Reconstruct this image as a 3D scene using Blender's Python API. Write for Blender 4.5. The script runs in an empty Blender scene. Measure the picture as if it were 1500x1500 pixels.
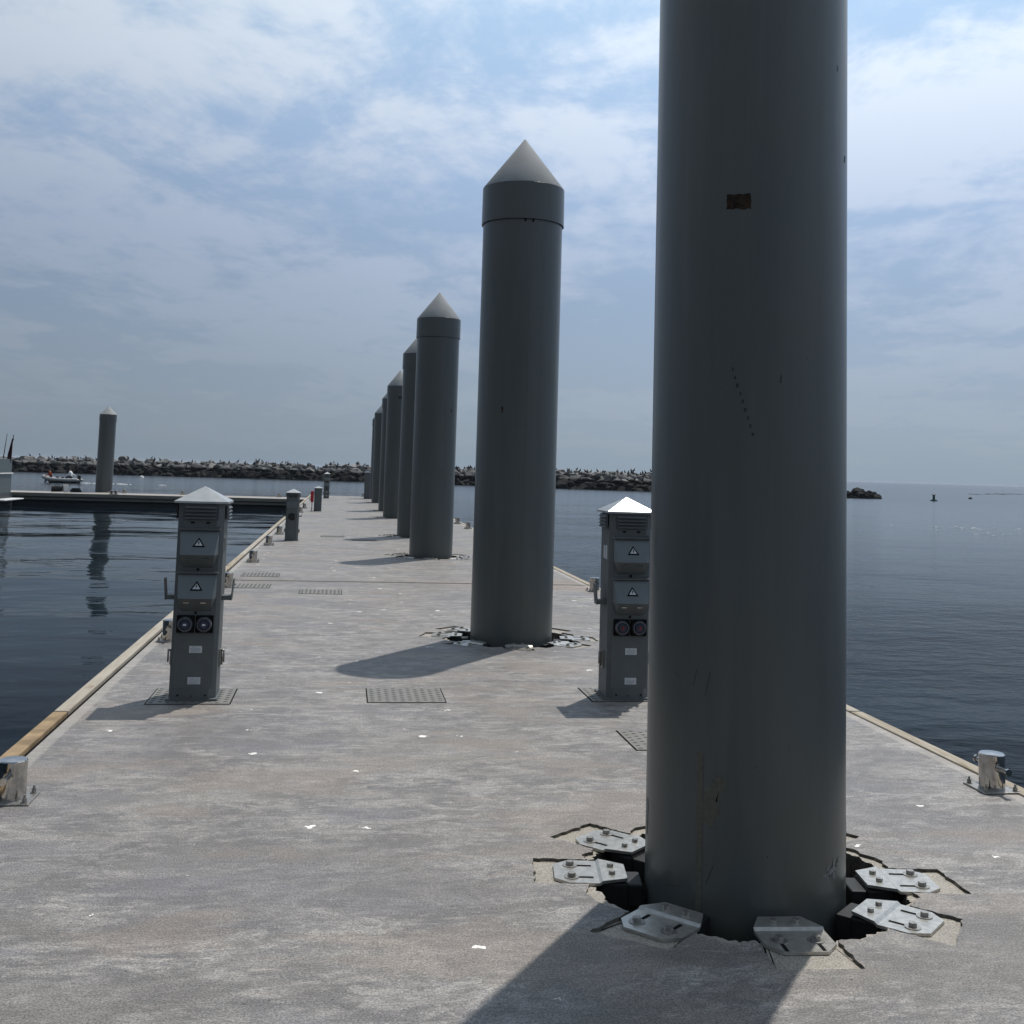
import bpy, bmesh, math, random
from mathutils import Vector, Matrix, noise
from mathutils.bvhtree import BVHTree
R=math.radians
S=bpy.context.scene
# ------------------------------------------------------------------ camera
EYE=1.6
pitch,roll,yaw=0.0916842,0.0293258,0.1453593
f=Vector((math.sin(yaw)*math.cos(pitch),math.cos(yaw)*math.cos(pitch),math.sin(pitch)))
rt=Vector((math.cos(yaw),-math.sin(yaw),0)); up=rt.cross(f)
r2=math.cos(roll)*rt+math.sin(roll)*up; u2=-math.sin(roll)*rt+math.cos(roll)*up
cam=bpy.data.cameras.new('camera'); co=bpy.data.objects.new('camera',cam); S.collection.objects.link(co)
m=Matrix((r2,u2,-f)).transposed().to_4x4(); m.translation=(0,0,EYE); co.matrix_world=m
cam.sensor_width=36; cam.lens=1650.5*36/1500; cam.shift_y=-(750-538.8)/1500
cam.clip_start=.05; cam.clip_end=30000; S.camera=co
# ------------------------------------------------------------------ sun, sky, exposure
SUN_EL=R(63.4); SUN_DIR=Vector((.573,.819,0)).normalized()
sv=Vector((SUN_DIR.x*math.cos(SUN_EL),SUN_DIR.y*math.cos(SUN_EL),math.sin(SUN_EL)))
sl=bpy.data.lights.new('sun','SUN'); sl.energy=2.9; sl.angle=R(.6); sl.color=(1,.955,.89)
so=bpy.data.objects.new('sun',sl); S.collection.objects.link(so); so.rotation_euler=sv.to_track_quat('Z','Y').to_euler()
W=bpy.data.worlds.new('World'); S.world=W; W.use_nodes=True
S.view_settings.view_transform='Standard'; S.view_settings.look='None'; S.view_settings.gamma=1; S.view_settings.exposure=.22
class N:
    def __init__(s,nt): s.nt=nt; nt.nodes.clear()
    def n(s,t,**k):
        o=s.nt.nodes.new(t)
        for a,b in k.items(): setattr(o,a,b)
        return o
    def l(s,a,b): s.nt.links.new(a,b)
    def val(s,inp,v):
        if isinstance(v,bpy.types.NodeSocket): s.l(v,inp)
        elif v is not None: inp.default_value=v
    def math(s,op,a,b=None,c=None,clamp=False):
        o=s.n('ShaderNodeMath',operation=op,use_clamp=clamp); s.val(o.inputs[0],a)
        if b is not None: s.val(o.inputs[1],b)
        if c is not None: s.val(o.inputs[2],c)
        return o.outputs[0]
    def mix(s,fac,a,b,mode='MIX'):
        o=s.n('ShaderNodeMix',data_type='RGBA',blend_type=mode); s.val(o.inputs[0],fac)
        for i,v in((6,a),(7,b)):
            s.val(o.inputs[i],(*v,1) if isinstance(v,tuple) and len(v)==3 else v)
        return o.outputs[2]
    def noise(s,vec,scale,detail=4,rough=.55,dist=0):
        o=s.n('ShaderNodeTexNoise'); s.val(o.inputs['Vector'],vec); o.inputs['Scale'].default_value=scale
        o.inputs['Detail'].default_value=detail; o.inputs['Roughness'].default_value=rough; o.inputs['Distortion'].default_value=dist
        return o.outputs['Fac']
    def ramp(s,x,a,b,c=0,d=1,smooth=True):
        o=s.n('ShaderNodeMapRange',interpolation_type='SMOOTHSTEP' if smooth else 'LINEAR',clamp=True)
        s.val(o.inputs[0],x); 
        for i,v in enumerate((a,b,c,d)): o.inputs[i+1].default_value=v
        return o.outputs[0]
    def scale(s,vec,sc,loc=(0,0,0),rot=(0,0,0)):
        o=s.n('ShaderNodeMapping'); s.val(o.inputs[0],vec); o.inputs['Scale'].default_value=sc; o.inputs['Location'].default_value=loc; o.inputs['Rotation'].default_value=rot
        return o.outputs[0]
def sky():
    g=N(W.node_tree); out=g.n('ShaderNodeOutputWorld'); bg=g.n('ShaderNodeBackground'); bg.inputs[1].default_value=.1
    g.l(bg.outputs[0],out.inputs[0])
    st=g.n('ShaderNodeTexSky',sky_type='NISHITA',sun_disc=False); st.sun_elevation=SUN_EL; st.sun_rotation=math.atan2(SUN_DIR.x,SUN_DIR.y)
    st.air_density=1.2; st.dust_density=2.; st.ozone_density=1.5
    tc=g.n('ShaderNodeTexCoord').outputs['Generated']
    sp=g.n('ShaderNodeSeparateXYZ'); g.l(tc,sp.inputs[0]); x,y,z=sp.outputs
    zc=g.math('MAXIMUM',z,0.)
    # direction relative to the sun
    dt=g.n('ShaderNodeVectorMath',operation='DOT_PRODUCT'); g.l(tc,dt.inputs[0]); dt.inputs[1].default_value=tuple(sv); sd=dt.outputs['Value']
    # clear blue gaps high up, grey haze layer low down (x10: background strength is 0.1)
    cr=g.n('ShaderNodeValToRGB'); g.l(zc,cr.inputs[0]); e=cr.color_ramp
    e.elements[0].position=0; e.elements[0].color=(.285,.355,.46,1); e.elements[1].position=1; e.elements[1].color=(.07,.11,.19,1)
    for p,c in ((.05,(.28,.35,.475,1)),(.16,(.285,.37,.54,1)),(.27,(.34,.45,.67,1)),(.42,(.40,.545,.77,1))):
        k=e.elements.new(p); k.color=c
    blue=cr.outputs[0]
    cr=g.n('ShaderNodeValToRGB'); g.l(zc,cr.inputs[0]); e=cr.color_ramp
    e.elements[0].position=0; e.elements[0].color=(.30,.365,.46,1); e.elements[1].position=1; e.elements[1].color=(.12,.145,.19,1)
    for p,c in ((.08,(.335,.395,.52,1)),(.2,(.44,.50,.67,1)),(.33,(.68,.725,.85,1)),(.5,(.82,.86,.94,1))):
        k=e.elements.new(p); k.color=c
    cloudc=cr.outputs[0]
    # cloud sheet: direction projected onto a flat layer
    den=g.math('ADD',zc,.13)
    cb=g.n('ShaderNodeCombineXYZ'); g.l(g.math('DIVIDE',x,den),cb.inputs[0]); g.l(g.math('DIVIDE',y,den),cb.inputs[1])
    v=g.scale(cb.outputs[0],(1.0,.85,1),(3.1,.4,0),(0,0,R(25)))
    n1=g.noise(v,.95,3,.5,.3); n2=g.noise(g.scale(v,(1,1,1),(7,2,1)),2.6,9,.62,.25); n3=g.noise(g.scale(v,(1.4,.8,1),(1,9,4)),9,6,.6,.2)
    big=g.ramp(n1,.36,.62); dens=g.math('ADD',g.math('MULTIPLY',n1,.9),g.math('ADD',g.math('MULTIPLY',n2,.95),g.math('MULTIPLY',n3,.26)))
    cl=g.ramp(dens,.925,1.17)
    base=g.mix(g.math('MULTIPLY',g.math('MAXIMUM',cl,g.ramp(zc,.16,.02,0,.5)),.88),blue,cloudc)
    # brighter towards the sun side, darker behind the viewer
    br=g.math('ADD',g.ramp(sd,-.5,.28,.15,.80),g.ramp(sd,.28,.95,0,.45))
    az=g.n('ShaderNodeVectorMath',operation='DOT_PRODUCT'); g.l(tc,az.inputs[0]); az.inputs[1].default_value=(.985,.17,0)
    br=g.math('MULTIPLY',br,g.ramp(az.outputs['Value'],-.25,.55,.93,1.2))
    sc=g.n('ShaderNodeVectorMath',operation='SCALE'); g.l(base,sc.inputs[0]); g.l(g.math('MULTIPLY',br,8.5),sc.inputs['Scale'])
    fin=g.mix(.08,g.mix(1.,sc.outputs[0],(.96,1.0,.965),'MULTIPLY'),st.outputs[0])
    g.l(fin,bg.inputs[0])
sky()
PX0,PX1=-1.62,3.55          # concrete edges of the pier
# ------------------------------------------------------------------ materials
def mat(name,fn):
    M=bpy.data.materials.new(name); M.use_nodes=True; g=N(M.node_tree)
    out=g.n('ShaderNodeOutputMaterial'); b=g.n('ShaderNodeBsdfPrincipled'); g.l(b.outputs[0],out.inputs[0]); fn(g,b); return M
def P(g,b,col=None,rough=None,metal=None,spec=None):
    if col is not None: g.val(b.inputs['Base Color'],(*col,1) if isinstance(col,tuple) else col)
    if rough is not None: g.val(b.inputs['Roughness'],rough)
    if metal is not None: g.val(b.inputs['Metallic'],metal)
    if spec is not None: g.val(b.inputs['Specular IOR Level'],spec)
def bump(g,b,h,dist,strength=1):
    o=g.n('ShaderNodeBump'); g.val(o.inputs['Height'],h); o.inputs['Distance'].default_value=dist; o.inputs['Strength'].default_value=strength
    g.l(o.outputs[0],b.inputs['Normal'])
def plain(name,col,rough,metal=0,spec=.5,var=.12,sc=30):
    def fn(g,b):
        o=g.n('ShaderNodeTexCoord').outputs['Object']; n=g.noise(o,sc,4)
        P(g,b,g.mix(g.ramp(n,.3,.7,0,1),tuple(c*(1-var) for c in col),tuple(min(1,c*(1+var)) for c in col)),g.math('ADD',g.math('MULTIPLY',n,.12),rough-.06),metal,spec)
    return mat(name,fn)
def f_concrete(g,b,light=False):
    w=g.n('ShaderNodeNewGeometry').outputs['Position']
    sp=g.n('ShaderNodeSeparateXYZ'); g.l(w,sp.inputs[0])
    big=g.noise(g.scale(w,(.55,1.1,1)),1.1,5,.6,.4)
    pat=g.noise(g.scale(w,(1.1,1.9,1),(5,2,0)),2.3,8,.70,.6)
    strk=g.noise(g.scale(w,(2.4,26,1),(1,0,3)),1.6,6,.72,.5)
    strk2=g.noise(g.scale(w,(5,60,1),(4,1,3)),2.2,4,.6,.1)
    warm=g.noise(g.scale(w,(.5,1.0,1),(9,4,2)),1.7,5,.62,.3)
    fine=g.noise(w,75,3,.7); fine2=g.noise(w,320,2,.6)
    clump=g.noise(g.scale(w,(1.2,2.5,1),(2,7,0)),3.6,9,.74,1.0)
    clump2=g.noise(g.scale(w,(1.3,2.3,1),(6,1,0)),10,8,.78,.8)
    c=g.mix(g.ramp(pat,.40,.60),(.135,.134,.138),(.275,.27,.262))
    c=g.mix(g.math('MULTIPLY',g.ramp(clump,.51,.60),.70),c,(.40,.39,.37))
    c=g.mix(g.math('MULTIPLY',g.ramp(clump,.49,.40),.60),c,(.105,.104,.109))
    c=g.mix(g.math('MULTIPLY',g.ramp(clump2,.52,.62),.55),c,(.42,.41,.39))
    c=g.mix(g.math('MULTIPLY',g.ramp(clump2,.48,.38),.55),c,(.095,.094,.097))
    c=g.mix(g.math('MULTIPLY',g.ramp(strk,.50,.66),.38),c,(.33,.32,.30))
    c=g.mix(g.math('MULTIPLY',g.ramp(strk,.48,.34),.42),c,(.100,.099,.103))
    c=g.mix(g.math('MULTIPLY',g.ramp(strk2,.55,.70),.30),c,(.36,.35,.33))
    c=g.mix(g.math('MULTIPLY',g.ramp(big,.50,.38),.42),c,(.125,.124,.134))
    c=g.mix(g.math('MULTIPLY',g.ramp(big,.52,.64),.35),c,(.30,.285,.26))
    c=g.mix(g.math('MULTIPLY',g.ramp(warm,.50,.64),.5),c,(.26,.222,.185))
    c=g.mix(g.math('MULTIPLY',g.ramp(warm,.46,.34),.45),c,(.165,.165,.195))
    # grey far sections get slightly warmer, rust-brown wash along the first joint
    j=g.math('ABSOLUTE',g.math('SUBTRACT',sp.outputs[1],16.1)); 
    wash=g.math('MULTIPLY',g.ramp(j,1.3,.1),g.ramp(sp.outputs[0],.5,3.2,.12,1))
    wash=g.math('MULTIPLY',wash,g.ramp(strk,.38,.58,.2,1))
    c=g.mix(g.math('MULTIPLY',wash,.6),c,(.30,.20,.115))
    c=g.mix(g.math('MULTIPLY',g.ramp(j,.10,.035),.85),c,(.055,.047,.028))
    dirt=g.noise(g.scale(w,(2.,5.,1),(3,8,1)),2.6,6,.7)
    c=g.mix(g.math('MULTIPLY',g.ramp(dirt,.62,.74),.4),c,(.14,.14,.145))
    near_mottle=g.noise(g.scale(w,(.8,1.5,1),(1,4,2)),1.1,6,.68,.6)
    c=g.mix(g.math('MULTIPLY',g.ramp(near_mottle,.45,.60),g.ramp(sp.outputs[1],5.6,3.6,.12,.55)),c,(.120,.113,.103))  # noise patches darken the deck, more strongly at the near end
    # speckle and pits
    c=g.mix(g.math('MULTIPLY',g.ramp(fine,.40,.62),.40),c,(.12,.12,.12)) 
    c=g.mix(g.math('MULTIPLY',g.ramp(fine2,.45,.75),.18),c,(.55,.54,.52))
    vo=g.n('ShaderNodeTexVoronoi',voronoi_dimensions='2D'); g.l(g.scale(w,(1,1,.2)),vo.inputs['Vector']); vo.inputs['Scale'].default_value=7.5
    pit=g.math('MULTIPLY',g.ramp(vo.outputs['Distance'],.040,.018),g.ramp(g.noise(w,1.3,4),.52,.60))
    c=g.mix(pit,c,(.045,.045,.045))
    # bird droppings: small irregular white splats
    wv=g.n('ShaderNodeVectorMath',operation='ADD'); 
    nz=g.n('ShaderNodeTexNoise'); g.l(w,nz.inputs['Vector']); nz.inputs['Scale'].default_value=26; nz.inputs['Detail'].default_value=3
    s2=g.n('ShaderNodeVectorMath',operation='SCALE'); g.l(nz.outputs['Color'],s2.inputs[0]); s2.inputs['Scale'].default_value=.11
    g.l(w,wv.inputs[0]); g.l(s2.outputs[0],wv.inputs[1])
    vo=g.n('ShaderNodeTexVoronoi',voronoi_dimensions='2D'); g.l(g.scale(wv.outputs[0],(1,1.6,.0)),vo.inputs['Vector']); vo.inputs['Scale'].default_value=3.3
    rc=g.n('ShaderNodeSeparateColor'); g.l(vo.outputs['Color'],rc.inputs[0])
    rad=g.math('MULTIPLY',g.math('MULTIPLY',rc.outputs[0],rc.outputs[0]),.10)
    sel=g.math('GREATER_THAN',rc.outputs[1],.86)
    drop=g.math('MULTIPLY',g.math('LESS_THAN',vo.outputs['Distance'],rad),sel)
    c=g.mix(g.math('MULTIPLY',drop,.85),c,(.8,.79,.76))
    if light: c=g.mix(.6,c,(.36,.34,.29))
    gr=g.noise(w,140,4,.8)
    c=g.mix(g.math('MULTIPLY',g.ramp(gr,.40,.64),.35),c,(.34,.325,.30)); c=g.mix(g.math('MULTIPLY',g.ramp(gr,.55,.38),.55),c,(.075,.073,.072))
    c=g.mix(1.,c,(1.02,1.005,1.0),'MULTIPLY')
    ed=g.math('MAXIMUM',g.ramp(sp.outputs[0],PX0+.085,PX0+.06),g.ramp(sp.outputs[0],PX1-.085,PX1-.06)); c=g.mix(g.math('MULTIPLY',ed,.45),c,(.36,.34,.31))
    gm=g.n('ShaderNodeGamma'); g.l(c,gm.inputs[0]); gm.inputs[1].default_value=1.6
    P(g,b,g.mix(1.,gm.outputs[0],(2.36,2.37,2.40),'MULTIPLY'),g.ramp(fine,.2,.8,.48,.72),0,.5)
    h=g.math('ADD',g.math('MULTIPLY',fine,.5),g.math('ADD',g.math('MULTIPLY',strk2,.7),g.math('MULTIPLY',pit,-1.2)))
    bump(g,b,h,.004,.55)
M={}
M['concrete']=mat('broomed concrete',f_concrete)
M['pad']=mat('recess mortar',lambda g,b:f_concrete(g,b,True))
def f_rawc(g,b):
    w=g.n('ShaderNodeNewGeometry').outputs['Position']; n=g.noise(w,60,5,.75)
    P(g,b,g.mix(n,(.045,.043,.038),(.26,.24,.2)),.95,0,.2); bump(g,b,n,.02,1)
M['rawc']=mat('broken concrete',f_rawc)
def f_side(g,b):
    w=g.n('ShaderNodeNewGeometry').outputs['Position']; n=g.noise(g.scale(w,(1,1,3)),3,5,.6)
    sp=g.n('ShaderNodeSeparateXYZ'); g.l(w,sp.inputs[0])
    P(g,b,g.mix(g.ramp(sp.outputs[2],-.4,-.3),(.035,.04,.03),g.mix(n,(.12,.115,.1),(.26,.25,.22))),.85,0,.2)
M['side']=mat('pontoon side concrete',f_side)
def f_pile(g,b):
    o=g.n('ShaderNodeTexCoord').outputs['Object']
    sp=g.n('ShaderNodeSeparateXYZ'); g.l(o,sp.inputs[0])
    n=g.noise(g.scale(o,(1,1,.14)),3.2,6,.6,.3); n2=g.noise(o,2.2,4,.55); d=g.noise(g.scale(o,(1,1,.6)),46,3,.6)
    c=g.mix(g.ramp(n,.3,.7),(.068,.080,.082),(.088,.098,.098))
    c=g.mix(g.math('MULTIPLY',g.ramp(n2,.45,.7),.45),c,(.086,.088,.078))
    st_=g.noise(g.scale(o,(1,1,.06),(3,0,0)),9,5,.7); c=g.mix(g.math('MULTIPLY',g.ramp(st_,.53,.68),.2),c,(.135,.138,.135)); c=g.mix(g.math('MULTIPLY',g.ramp(st_,.46,.34),.2),c,(.05,.052,.054))
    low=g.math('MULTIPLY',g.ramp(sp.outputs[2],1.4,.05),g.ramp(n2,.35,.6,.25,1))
    c=g.mix(g.math('MULTIPLY',low,.4),c,(.092,.092,.074))  # warm light bounced off the deck, put into the lower shaft colour
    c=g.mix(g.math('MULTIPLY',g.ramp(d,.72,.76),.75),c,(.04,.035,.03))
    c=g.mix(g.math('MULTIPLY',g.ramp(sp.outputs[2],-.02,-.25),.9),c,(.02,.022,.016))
    P(g,b,c,g.ramp(n,.2,.8,.27,.40),0,.5)
    bump(g,b,g.math('ADD',n2,g.math('MULTIPLY',g.noise(o,30,3),.06)),.01,.25)
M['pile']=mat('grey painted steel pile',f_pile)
M['pilecap']=plain('grey painted steel cap',(.30,.31,.315),.8,0,.25,.07,6)
M['ped']=plain('grey powder coated metal',(.102,.113,.115),.5,0,.3,.06,9)
M['pedflap']=plain('grey flap tone with sky light',(.115,.138,.15),.42,0,.5,.05,9)  # paler and bluer than the body: sky light on tilted flaps in the colour
M['pedroof']=plain('pale aluminium roof',(.42,.44,.45),.33,.35,.5,.05,12)
M['steel']=plain('brushed stainless plate',(.46,.445,.41),.33,.7,.5,.12,40)
def f_chrome(g,b):
    o=g.n('ShaderNodeTexCoord').outputs['Object']; n=g.noise(o,18,5,.65)
    P(g,b,g.mix(g.ramp(n,.35,.7),(.42,.40,.375),(.56,.55,.53)),g.ramp(n,.3,.7,.05,.16),1.)
M['chrome']=mat('polished stainless steel',f_chrome)
M['bolt']=plain('bolt steel',(.30,.29,.27),.4,.8,.5,.25,90)
M['black']=plain('black rubber',(.011,.012,.013),.6,0,.35,.2,30)
M['slot']=plain('dark slot',(.008,.008,.008),.9,0,.1,0,30)
M['label']=plain('white printed label',(.52,.54,.56),.5,0,.4,.05,80)
M['ink']=plain('printed ink',(.2,.22,.24),.6)
M['white']=plain('white paint',(.74,.74,.72),.4,0,.5,.04,9)
M['socket']=plain('dark blue socket plastic',(.018,.025,.05),.38,0,.5,.1,30)
M['ring']=plain('grey socket ring',(.06,.066,.078),.4,0,.5,.1,30)
M['red']=plain('red plastic',(.42,.012,.02),.4,0,.5,.1,30)
M['redsock']=plain('red socket centre',(.20,.02,.012),.45,0,.5,.1,30)
M['rust']=mat('rust',lambda g,b:P(g,b,g.mix(g.ramp(g.noise(g.n('ShaderNodeTexCoord').outputs['Object'],45,5,.7),.35,.65),(.012,.010,.009),(.050,.032,.020)),.9,0,.2))
M['tape']=plain('faded tape residue',(.098,.098,.078),.6,0,.3,.12,60)
M['scratch']=plain('dark scratch',(.040,.042,.043),.7,0,.3,.1,60)
M['scuff']=plain('pale scuff',(.16,.165,.165),.6,0,.3,.2,60)
def f_wood(g,b):
    w=g.n('ShaderNodeNewGeometry').outputs['Position']; oi=g.n('ShaderNodeObjectInfo').outputs['Random']
    n=g.noise(g.scale(w,(40,2.2,10)),1,5,.6,.6); s=g.noise(g.scale(w,(9,1.6,5)),1.6,4,.6)
    c=g.mix(g.ramp(n,.3,.7),(.27,.225,.16),(.42,.37,.29))
    c=g.mix(g.math('MULTIPLY',g.ramp(oi,0,1),.6),c,(.46,.43,.39))
    c=g.mix(g.math('MULTIPLY',g.ramp(s,.56,.72),.6),c,(.17,.11,.06))
    P(g,b,c,.8,0,.25); bump(g,b,n,.003,.6)
M['wood']=mat('weathered timber',f_wood)
M['tan_wood']=plain('newer tan timber',(.30,.215,.125),.8,0,.25,.3,7)
def f_tread(g,b):
    w=g.n('ShaderNodeNewGeometry').outputs['Position']; n=g.noise(w,14,5,.6)
    P(g,b,g.mix(n,(.13,.127,.12),(.24,.232,.215)),.6,.25,.4)
M['tread']=mat('dull tread plate',f_tread)
M['stud']=plain('worn tread stud',(.065,.063,.06),.6,.2,.3,.2,50)
def f_rock(g,b):
    w=g.n('ShaderNodeNewGeometry').outputs['Position']; oi=g.n('ShaderNodeObjectInfo').outputs['Random']
    sp=g.n('ShaderNodeSeparateXYZ'); g.l(w,sp.inputs[0]); n=g.noise(w,1.6,6,.65); n2=g.noise(w,.35,3,.6)
    c=g.mix(g.ramp(n,.3,.7),(.060,.062,.063),(.180,.178,.172))
    c=g.mix(g.ramp(oi,0,1,0,.75),c,(.13,.125,.125)); 
    c=g.mix(g.math('MULTIPLY',g.math('GREATER_THAN',oi,.82),.55),c,(.36,.35,.33))
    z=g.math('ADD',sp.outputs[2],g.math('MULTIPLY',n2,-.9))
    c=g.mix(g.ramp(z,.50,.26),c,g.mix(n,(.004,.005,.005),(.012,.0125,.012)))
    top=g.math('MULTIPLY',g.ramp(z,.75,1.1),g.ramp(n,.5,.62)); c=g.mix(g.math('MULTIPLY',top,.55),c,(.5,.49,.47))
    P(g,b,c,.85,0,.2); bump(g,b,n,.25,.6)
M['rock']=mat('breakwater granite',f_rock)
def f_water(g,b):
    w=g.n('ShaderNodeNewGeometry').outputs['Position']; sp=g.n('ShaderNodeSeparateXYZ'); g.l(w,sp.inputs[0])
    a=g.noise(g.scale(w,(.55,1.,1),(0,0,0),(0,0,R(8))),.55,3,.5,.3)
    c=g.noise(g.scale(w,(.6,1.,1),(3,5,0),(0,0,R(-12))),1.9,4,.55,.2)
    d=g.noise(g.scale(w,(.7,1,1),(8,1,0)),7,3,.5,.1)
    swell=g.noise(w,.12,2,.5)
    # open water right of the pier and beyond the finger dock is choppier than the basin
    opn=g.math('MAXIMUM',g.ramp(sp.outputs[0],.5,4.),g.ramp(sp.outputs[1],54.,62.))
    h=g.math('ADD',g.math('MULTIPLY',a,g.math('ADD',g.math('MULTIPLY',opn,-.03),.105)),g.math('ADD',g.math('MULTIPLY',c,g.math('ADD',g.math('MULTIPLY',opn,.055),.022)),g.math('MULTIPLY',d,g.math('ADD',g.math('MULTIPLY',opn,.017),.0012))))
    h=g.math('ADD',h,g.math('MULTIPLY',swell,.5)); cat=g.noise(g.scale(w,(.35,1.,1),(2,9,0)),.28,4,.6,.5)
    P(g,b,g.mix(g.ramp(cat,.42,.58),(.001,.005,.009),(.005,.013,.019)),g.math('ADD',g.ramp(sp.outputs[0],.5,4.,.03,.10),g.ramp(sp.outputs[1],40.,140.,0,.12)),0,g.ramp(sp.outputs[1],8.,120.,.02,.5)); b.inputs['IOR'].default_value=1.33
    bump(g,b,h,1.0,.62)
M['water']=mat('harbour water',f_water)
M['foam_sparkle']=plain('foam_sparkle',(.7,.72,.73),.8,0,.2,.1,3)
M['hull']=plain('pale hull paint',(.075,.095,.10),.35,0,.4,.03,2)
M['antifoul']=plain('dark antifouling',(.02,.024,.03),.6)
M['glass']=plain('dark boat window',(.02,.025,.03),.12,0,.6)
M['flag']=plain('dark red flag cloth',(.045,.012,.016),.85,0,.1,.3,8)
M['navy']=plain('dark metal',(.02,.022,.025),.5)
M['tube']=plain('white inflatable tube',(.33,.34,.34),.5)
M['orange']=plain('orange red jacket',(.32,.06,.03),.8,0,.2)
M['skin']=plain('skin',(.35,.2,.14),.6,0,.3)
M['shirt']=plain('white shirt',(.72,.74,.74),.8,0,.2)
M['trouser']=plain('dark trousers',(.02,.024,.035),.85,0,.2)
M['hair']=plain('dark hair',(.015,.012,.01),.7,0,.3)
M['bird']=plain('black feathers',(.010,.010,.011),.7,0,.3,.2,9)
M['green']=plain('green buoy paint',(.02,.06,.045),.5)
# ------------------------------------------------------------------ builders
class MB:
    def __init__(s): s.b=bmesh.new(); s.mi=0
    def _new(s,vs,fs,mi=None):
        v=[s.b.verts.new(p) for p in vs]; out=[]
        for q in fs:
            try: fc=s.b.faces.new([v[i] for i in q]); fc.material_index=s.mi if mi is None else mi; out.append(fc)
            except ValueError: pass
        return v,out
    def box(s,c,d,rz=0,mi=None,taper=1,bev=0):
        x,y,z=d[0]/2,d[1]/2,d[2]/2; t=taper
        vs=[(-x,-y,-z),(x,-y,-z),(x,y,-z),(-x,y,-z),(-x*t,-y*t,z),(x*t,-y*t,z),(x*t,y*t,z),(-x*t,y*t,z)]
        Rm=Matrix.Rotation(rz,3,'Z'); vs=[Rm@Vector(p)+Vector(c) for p in vs]
        v,fs=s._new(vs,[(0,3,2,1),(4,5,6,7),(0,1,5,4),(1,2,6,5),(2,3,7,6),(3,0,4,7)],mi)
        if bev:
            es=list({e for q in fs for e in q.edges}); k=s.b.faces
            r=bmesh.ops.bevel(s.b,geom=es,offset=bev,segments=2,affect='EDGES',profile=.5)
            for q in r['faces']: q.material_index=s.mi if mi is None else mi
        return s
    def cyl(s,p0,p1,r0,r1=None,n=24,caps=True,mi=None,smooth=True):
        p0,p1=Vector(p0),Vector(p1); r1=r0 if r1 is None else r1; ax=(p1-p0).normalized()
        a=ax.orthogonal().normalized(); bb=ax.cross(a); vs=[]
        for p,r in((p0,r0),(p1,r1)):
            for i in range(n):
                t=2*math.pi*i/n; vs.append(p+(a*math.cos(t)+bb*math.sin(t))*r)
        fs=[(i,(i+1)%n,n+(i+1)%n,n+i) for i in range(n)]
        v,out=s._new(vs,fs,mi)
        for q in out: q.smooth=smooth
        if caps: 
            for idx in (list(range(n))[::-1],list(range(n,2*n))):
                q=s.b.faces.new([v[i] for i in idx]); q.material_index=s.mi if mi is None else mi
        return s
    def lathe(s,prof,n=32,c=(0,0,0),mi=None,smooth=True):
        vs=[];c=Vector(c)
        for r,z in prof:
            for i in range(n):
                t=2*math.pi*i/n; vs.append(c+Vector((r*math.cos(t),r*math.sin(t),z)))
        fs=[(k*n+i,k*n+(i+1)%n,(k+1)*n+(i+1)%n,(k+1)*n+i) for k in range(len(prof)-1) for i in range(n)]
        v,out=s._new(vs,fs,mi)
        for q in out: q.smooth=smooth
        bmesh.ops.remove_doubles(s.b,verts=[x for x in v if x.is_valid],dist=1e-5); return s
    def prism(s,pts,z0,z1,mi=None):
        n=len(pts); vs=[(*p,z0) for p in pts]+[(*p,z1) for p in pts]
        s._new(vs,[tuple(range(n))[::-1],tuple(range(n,2*n))]+[(i,(i+1)%n,n+(i+1)%n,n+i) for i in range(n)],mi); return s
    def poly(s,vs,fs,mi=None): s._new(vs,fs,mi); return s
    def tube(s,pts,r,n=8,mi=None):
        for a,b_ in zip(pts,pts[1:]): s.cyl(a,b_,r,r,n,True,mi)
        return s
    def xf(s,Mx): bmesh.ops.transform(s.b,matrix=Mx,verts=s.b.verts); return s
    def build(s,name,mats,parent=None,loc=None,normals=True):
        me=bpy.data.meshes.new(name)
        if normals: bmesh.ops.recalc_face_normals(s.b,faces=s.b.faces)
        for ed in s.b.edges:
            if len(ed.link_faces)==2 and ed.calc_face_angle(0)>R(28): ed.smooth=False
        s.b.to_mesh(me); s.b.free()
        for q in (mats if isinstance(mats,(list,tuple)) else [mats]): me.materials.append(M[q])
        o=bpy.data.objects.new(name,me); S.collection.objects.link(o)
        if parent: o.parent=parent
        if loc is not None: o.location=loc
        return o
def empty(name,loc=(0,0,0),rz=0):
    o=bpy.data.objects.new(name,None); S.collection.objects.link(o); o.location=loc; o.rotation_euler=(0,0,rz); o.empty_display_size=.2; return o
def tag(o,label=None,cat=None,group=None,kind=None):
    if label: o['label']=label
    if cat: o['category']=cat
    if group: o['group']=group
    if kind: o['kind']=kind
    return o
KIDS={}
def copy_tree(o,parent=None,lib=None):
    c=o.copy(); S.collection.objects.link(c); c.parent=parent
    for ch in [q for q in bpy.data.objects if q.parent is o]: copy_tree(ch,c)
    return c
random.seed(4)
WZ=-.55
PILES=[(1.67,4.53,4.95,4.42,4.05),(1.68,11.02,4.95,4.42,4.05),(1.66,21.0,4.92,4.40,4.04),(1.715,27.05,4.86,4.34,3.98),(1.72,36.9,4.80,4.26,3.92),(1.755,42.85,4.72,4.2,3.86),(1.73,52.3,4.62,4.09,3.75),(1.80,58.9,4.6,4.08,3.74)]
PR=.397
BR=[-8,-46,-93,-137,172,134,88,42]     # guide plate bearings round a pile
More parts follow.
